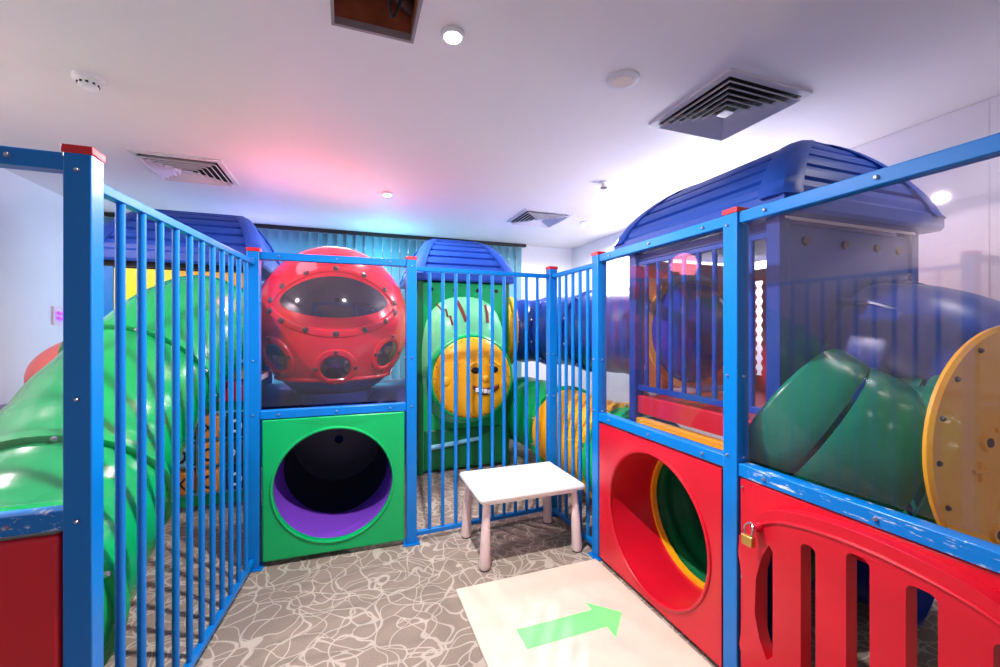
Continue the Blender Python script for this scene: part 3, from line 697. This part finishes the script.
def upatch(az, el, au, av, k=1.006, n=48, rings=10, bulge=0.0):
    mb = MB(); R = []
    for i in range(rings, -1, -1):
        f = i/rings; kk = k+bulge*(1-f*f)
        if i == 0: R.append([mb.bm.verts.new(upoint(az, el, 0, 0, kk))]*n)
        else: R.append([mb.bm.verts.new(upoint(az, el, au*f*math.cos(2*PI*q/n), av*f*math.sin(2*PI*q/n), kk)) for q in range(n)])
    for i in range(rings):
        for q in range(n):
            f = list(dict.fromkeys([R[i][q], R[i][(q+1) % n], R[i+1][(q+1) % n], R[i+1][q]]))
            if len(f) > 2: mb.bm.faces.new(f)
    return mb
def uring(az, el, au, av, r, k=1.004, flat=0.5):
    return MB().loopsweep([upoint(az, el, au*math.cos(2*PI*q/64), av*math.sin(2*PI*q/64), k) for q in range(64)], r, 8, flat, nrm=unorm)
uring(2, 15, 47, 23, 0.035, 1.0, 0.45).build('window_frame', 'sphere_red', u)
upatch(2, 17, 38, 14.5, 1.010).build('cockpit_window', 'window_dark', u, angle=60)
for q in range(14):
    an = 2*PI*(q+0.5)/14; p = upoint(2, 15, 47*math.cos(an), 23*math.sin(an), 1.02); bolt(u, p, unorm(p), 0.026, 'bolt_dark')
for az, el in ((-46, -24), (2, -33), (46, -23)):
    pr = uring(az, el, 12.5, 12.5, 0.030, 1.003, 0.6).build('porthole_frame', 'sphere_red', u)
    upatch(az, el, 10, 9.5, 1.008, bulge=0.03, n=32, rings=6).build('porthole_glass', 'window_dark', pr, angle=60)
    for q in range(4):
        an = PI/2*q; p = upoint(az, el, 13*math.cos(an), 13*math.sin(an), 1.03); bolt(pr, p, unorm(p), 0.017, 'bolt_dark')
MB().sweep([V((UC.x, UC.y, 0.86)), V((UC.x, UC.y, 0.98))], [0.30, 0.36], 40).build('pedestal', 'navy_plastic', u)

# ------------------------------------------------------------------ crawl tubes at the right of the middle tower
tube('crawl_tube', [(1.74, 5.0, 0.56), (1.95, 4.97, 0.56), (2.10, 4.70, 0.56), (2.13, 4.35, 0.55), (2.13, 3.6, 0.53), (2.13, 3.0, 0.52), (2.13, 2.55, 0.50)], 0.40,
     [0, 0.14, 0.62, 0.86, 1.0], ['yellow_plastic', 'green_plastic', 'yellow_plastic', 'green_plastic'], 'low green and yellow crawl tube running behind the short railing', bolts=10)
tube('crawl_tube', [(1.74, 5.0, 1.54), (1.98, 5.0, 1.54), (2.32, 4.85, 1.54), (2.46, 4.5, 1.54), (2.46, 3.9, 1.54), (2.46, 3.3, 1.54), (2.46, 2.56, 1.54)], 0.40,
     [0, 0.15, 0.42, 0.70, 1.0], ['yellow_plastic', 'navy_plastic', 'navy_plastic', 'navy_plastic'], 'raised dark blue crawl tube joining the middle and right towers', bolts=10)
# curved tunnel inside the red hole
tube('crawl_tube', [(1.96, cR.y, 0.46), (2.20, cR.y, 0.46), (2.45, cR.y-0.06, 0.46), (2.68, cR.y-0.28, 0.46), (2.76, cR.y-0.62, 0.46)], 0.40,
     [0, 0.42, 1.0], ['dark_green', 'navy_plastic'], 'dark green crawl tube seen inside the red round hole', bolts=0)

# ------------------------------------------------------------------ right tower
RX0, RX1, RY0, RY1 = 1.96, 3.00, 1.44, 2.50
tR = tower(RX0, RX1, RY0, RY1, 1.08, 2.10, 'y', 'near right play tower with large blue roof beside the white wall', post_m='navy_plastic', ov=0.11, ridge=0.36, rise=0.50)
MB().box(RX0-0.02, RX0+0.04, RY0+0.04, RY1-0.04, 0.96, 1.085).build('deck_beam', 'red_plastic', tR, bevel=0.008)
MB().box(RX0-0.035, RX0+0.03, RY0+0.04, RY1-0.04, 0.86, 0.93).build('deck_beam', 'yellow_plastic', tR, bevel=0.008)
MB().box(RX0, RX0+0.03, RY0+0.03, RY1-0.03, 2.04, 2.09).build('top_beam', 'navy_plastic', tR, bevel=0.004)
z = 1.14
MB().beam((RX0, RY0+0.035, 2.02), (RX0, RY1-0.035, 2.02), 0.03, 0.03).build('barrier_rail', 'deep_blue', tR, bevel=0.003)
MB().beam((RX0, RY0+0.035, z), (RX0, RY1-0.035, z), 0.03, 0.035).build('barrier_rail', 'deep_blue', tR, bevel=0.003)
for k in range(8):
    y = RY1-0.115-0.115*k; MB().rod((RX0, y, z), (RX0, y, 2.02), 0.015, seg=12).build('barrier_bar', 'deep_blue', tR)
MB().plate([(RX0+0.04, 1.08), (RX1-0.04, 1.08), (RX1-0.04, 2.055), (RX0+0.04, 2.055)], [circ(2.46, 1.54, 0.39, 56)], (0, RY1+0.01, 0), (1, 0, 0), (0, 0, 1), 0.03).build('far_panel', 'orange_plastic', tR, bevel=0.005)
MB().sweep([V((2.46, RY1-0.035, 1.54)), V((2.46, RY1-0.018, 1.54))], 0.435, 56, inner=0.045).build('tunnel_ring', 'yellow_plastic', tR)
MB().ellipsoid((2.46, RY1-0.02, 1.54), (0.385, 0.17, 0.385), 56, 14, 0, 90, axis='-Y').build('bubble_window', 'bubble_blue', tR, angle=60)
MB().box(RX0+0.04, RX1-0.04, RY1-0.05, RY1-0.02, 1.08, 1.115).build('deck_trim', 'white_plastic', tR)
# red side panel with scalloped slot
sc = []
zs = [1.20+0.73*k/40 for k in range(41)]
for z_ in zs: sc.append((2.35-0.034-0.009*math.sin(z_*2*PI/0.073), z_))
for z_ in reversed(zs): sc.append((2.35+0.034+0.009*math.sin(z_*2*PI/0.073), z_))
MB().plate([(RY0+0.04, 1.08), (RY1-0.04, 1.08), (RY1-0.04, 2.02), (RY0+0.04, 2.02)], [sc], (RX1+0.01, 0, 0), (0, 1, 0), (0, 0, 1), -0.03).build('side_panel', 'red_plastic', tR)
MB().box(RX0+0.03, RX1-0.03, RY0-0.02, RY0+0.02, 1.02, 2.07).build('near_panel', 'navy_plastic', tR, bevel=0.008)
for x in (2.12, 2.42, 2.68, 2.87): MB().sweep([V((x, RY0-0.015, 1.99)), V((x, RY0-0.03, 1.99))], 0.022, 16).build('bolt', 'bolt_dark', tR)
MB().beam((RX0, RY0-0.03, 2.092), (RX1, RY0-0.03, 2.092), 0.012, 0.012).build('eave_trim', 'white_plastic', tR)

# blue covered chute and green tube with yellow end disc
bs = thing('play_chute', (2.4, 1.1, 0.4), 'blue covered chute and green tube at the right edge ending in a yellow disc', 'chute')
pth = smooth_path([(2.64, 1.42, 1.40), (2.64, 1.25, 1.37), (2.66, 1.05, 1.26), (2.68, 0.92, 1.12)], 10)
MB().sweep(pth, [0.40]*len(pth), 56, inner=0.012).build('chute_tube', 'navy_plastic', bs, angle=50)
pr2 = [p+V((0, 0, 0.402)) for p in pth]; MB().sweep(pr2, 0.022, 10).build('chute_ridge', 'navy_plastic', bs)
pr3 = [p+V((-0.27, 0, 0.30)) for p in pth]; MB().sweep(pr3, 0.018, 10).build('chute_ridge', 'navy_plastic', bs)
gth = smooth_path([(1.99, 1.42, 1.18), (2.03, 1.30, 1.10), (2.16, 1.17, 1.00), (2.33, 1.09, 1.00), (2.36, 0.98, 1.03), (2.36, 0.90, 1.03)], 10)
for q in range(5):
    sg_ = gth[q*10:q*10+11]; MB().sweep(sg_, [0.338, 0.346]+[0.349]*(len(sg_)-4)+[0.346, 0.336], 56, inner=0.012).build('tube_section', 'tinted_green', bs, angle=50)
DC = V((2.35, 0.785, 1.09)); DN = V((-0.15, -1, 0.05)).normalized()
DU = V((0, 0, 1)).cross(DN).normalized()*-1; DW = DN.cross(DU); DW = DW if DW.z > 0 else -DW
DU = DU if DU.x > 0 else -DU
def dp(u_, v_, n_=0): return DC+DU*u_+DW*v_+DN*n_
dk = MB().sweep([dp(0, 0, 0.0), dp(0, 0, 0.012), dp(0, 0, 0.022)], [0.485, 0.485, 0.472], 64).build('end_disc', 'yellow_plastic', bs)
for k in range(18):
    an = 2*PI*k/18; bolt(dk, dp(0.445*math.cos(an), 0.445*math.sin(an), 0.022), DN, 0.010, 'bolt_dark')
for u_, v_ in ((-0.10, 0.22), (-0.22, 0.06), (-0.20, -0.26), (0.12, -0.30), (0.2, 0.2)):
    MB().sweep([dp(u_, v_, 0.02), dp(u_, v_, 0.032)], [0.036, 0.028], 20).build('boss', 'yellow_plastic', dk)
    MB().sweep([dp(u_, v_, 0.03), dp(u_, v_, 0.0335)], 0.017, 16).build('peg_hole', 'black', dk)
for u_, v_ in ((-0.14, 0.10), (-0.26, -0.04), (-0.14, -0.17), (0.05, 0.3)):
    cm = MB()
    for a1, b1 in ((0.035, 0), (0, 0.035)): cm.sweep([dp(u_-a1, v_-b1, 0.022), dp(u_+a1, v_+b1, 0.022)], 0.009, 8)
    cm.build('plus_mark', 'yellow_plastic', dk)
MB().sweep(smooth_path([dp(0.02, 0.10, 0.024), dp(-0.05, 0.0, 0.024), dp(-0.01, -0.04, 0.024), dp(0.1, -0.02, 0.024)]), 0.014, 8).build('clock_hand', 'yellow_plastic', dk)
MB().sweep([dp(0.02, 0, 0.02), dp(0.02, 0, 0.04)], 0.03, 20).build('hub', 'black', dk)
# ------------------------------------------------------------------ table, board, arrow
tb = thing('kids_table', (1.17, 2.80, 0), 'small white plastic children table with pale pink legs', 'table')
MB().box(0.785, 1.555, 2.52, 3.07, 0.435, 0.48).build('tabletop', 'white_plastic', tb, bevel=0.022, seg=4)
MB().box(0.83, 1.51, 2.565, 3.025, 0.41, 0.436).build('apron', 'white_plastic', tb, bevel=0.006)
for x, y in ((0.845, 2.58), (1.495, 2.58), (0.845, 3.01), (1.495, 3.01)):
    sx = -0.015 if x < 1 else 0.015; sy = -0.012 if y < 2.8 else 0.012
    MB().sweep([(x+sx, y+sy, 0.006), (x+sx, y+sy, 0.03), (x+sx*.5, y+sy*.5, 0.24), (x, y, 0.42)], [0.032, 0.037, 0.030, 0.021], 24).build('leg', 'leg_pink', tb)
    MB().sweep([(x+sx, y+sy, 0.0), (x+sx, y+sy, 0.008)], 0.034, 24).build('foot_pad', 'bolt_dark', tb)
bd = MB().box(0.60, 1.565, 1.42, 2.415, 0.0, 0.012).build('floor_board', 'board', bevel=0.003)
tag(bd, 'flat beige square board lying on the carpet before the red hole panel', 'board')
ar = MB().plate([(0.81, 1.84), (1.258, 1.84), (1.258, 1.76), (1.40, 1.905), (1.258, 2.045), (1.258, 1.98), (0.81, 1.98)][::1], [], (0, 0, 0.012), (1, 0, 0), (0, 1, 0), 0.001).build('floor_arrow', 'arrow_green')
tag(ar, 'light green arrow sticker on the beige board pointing right', 'sticker')
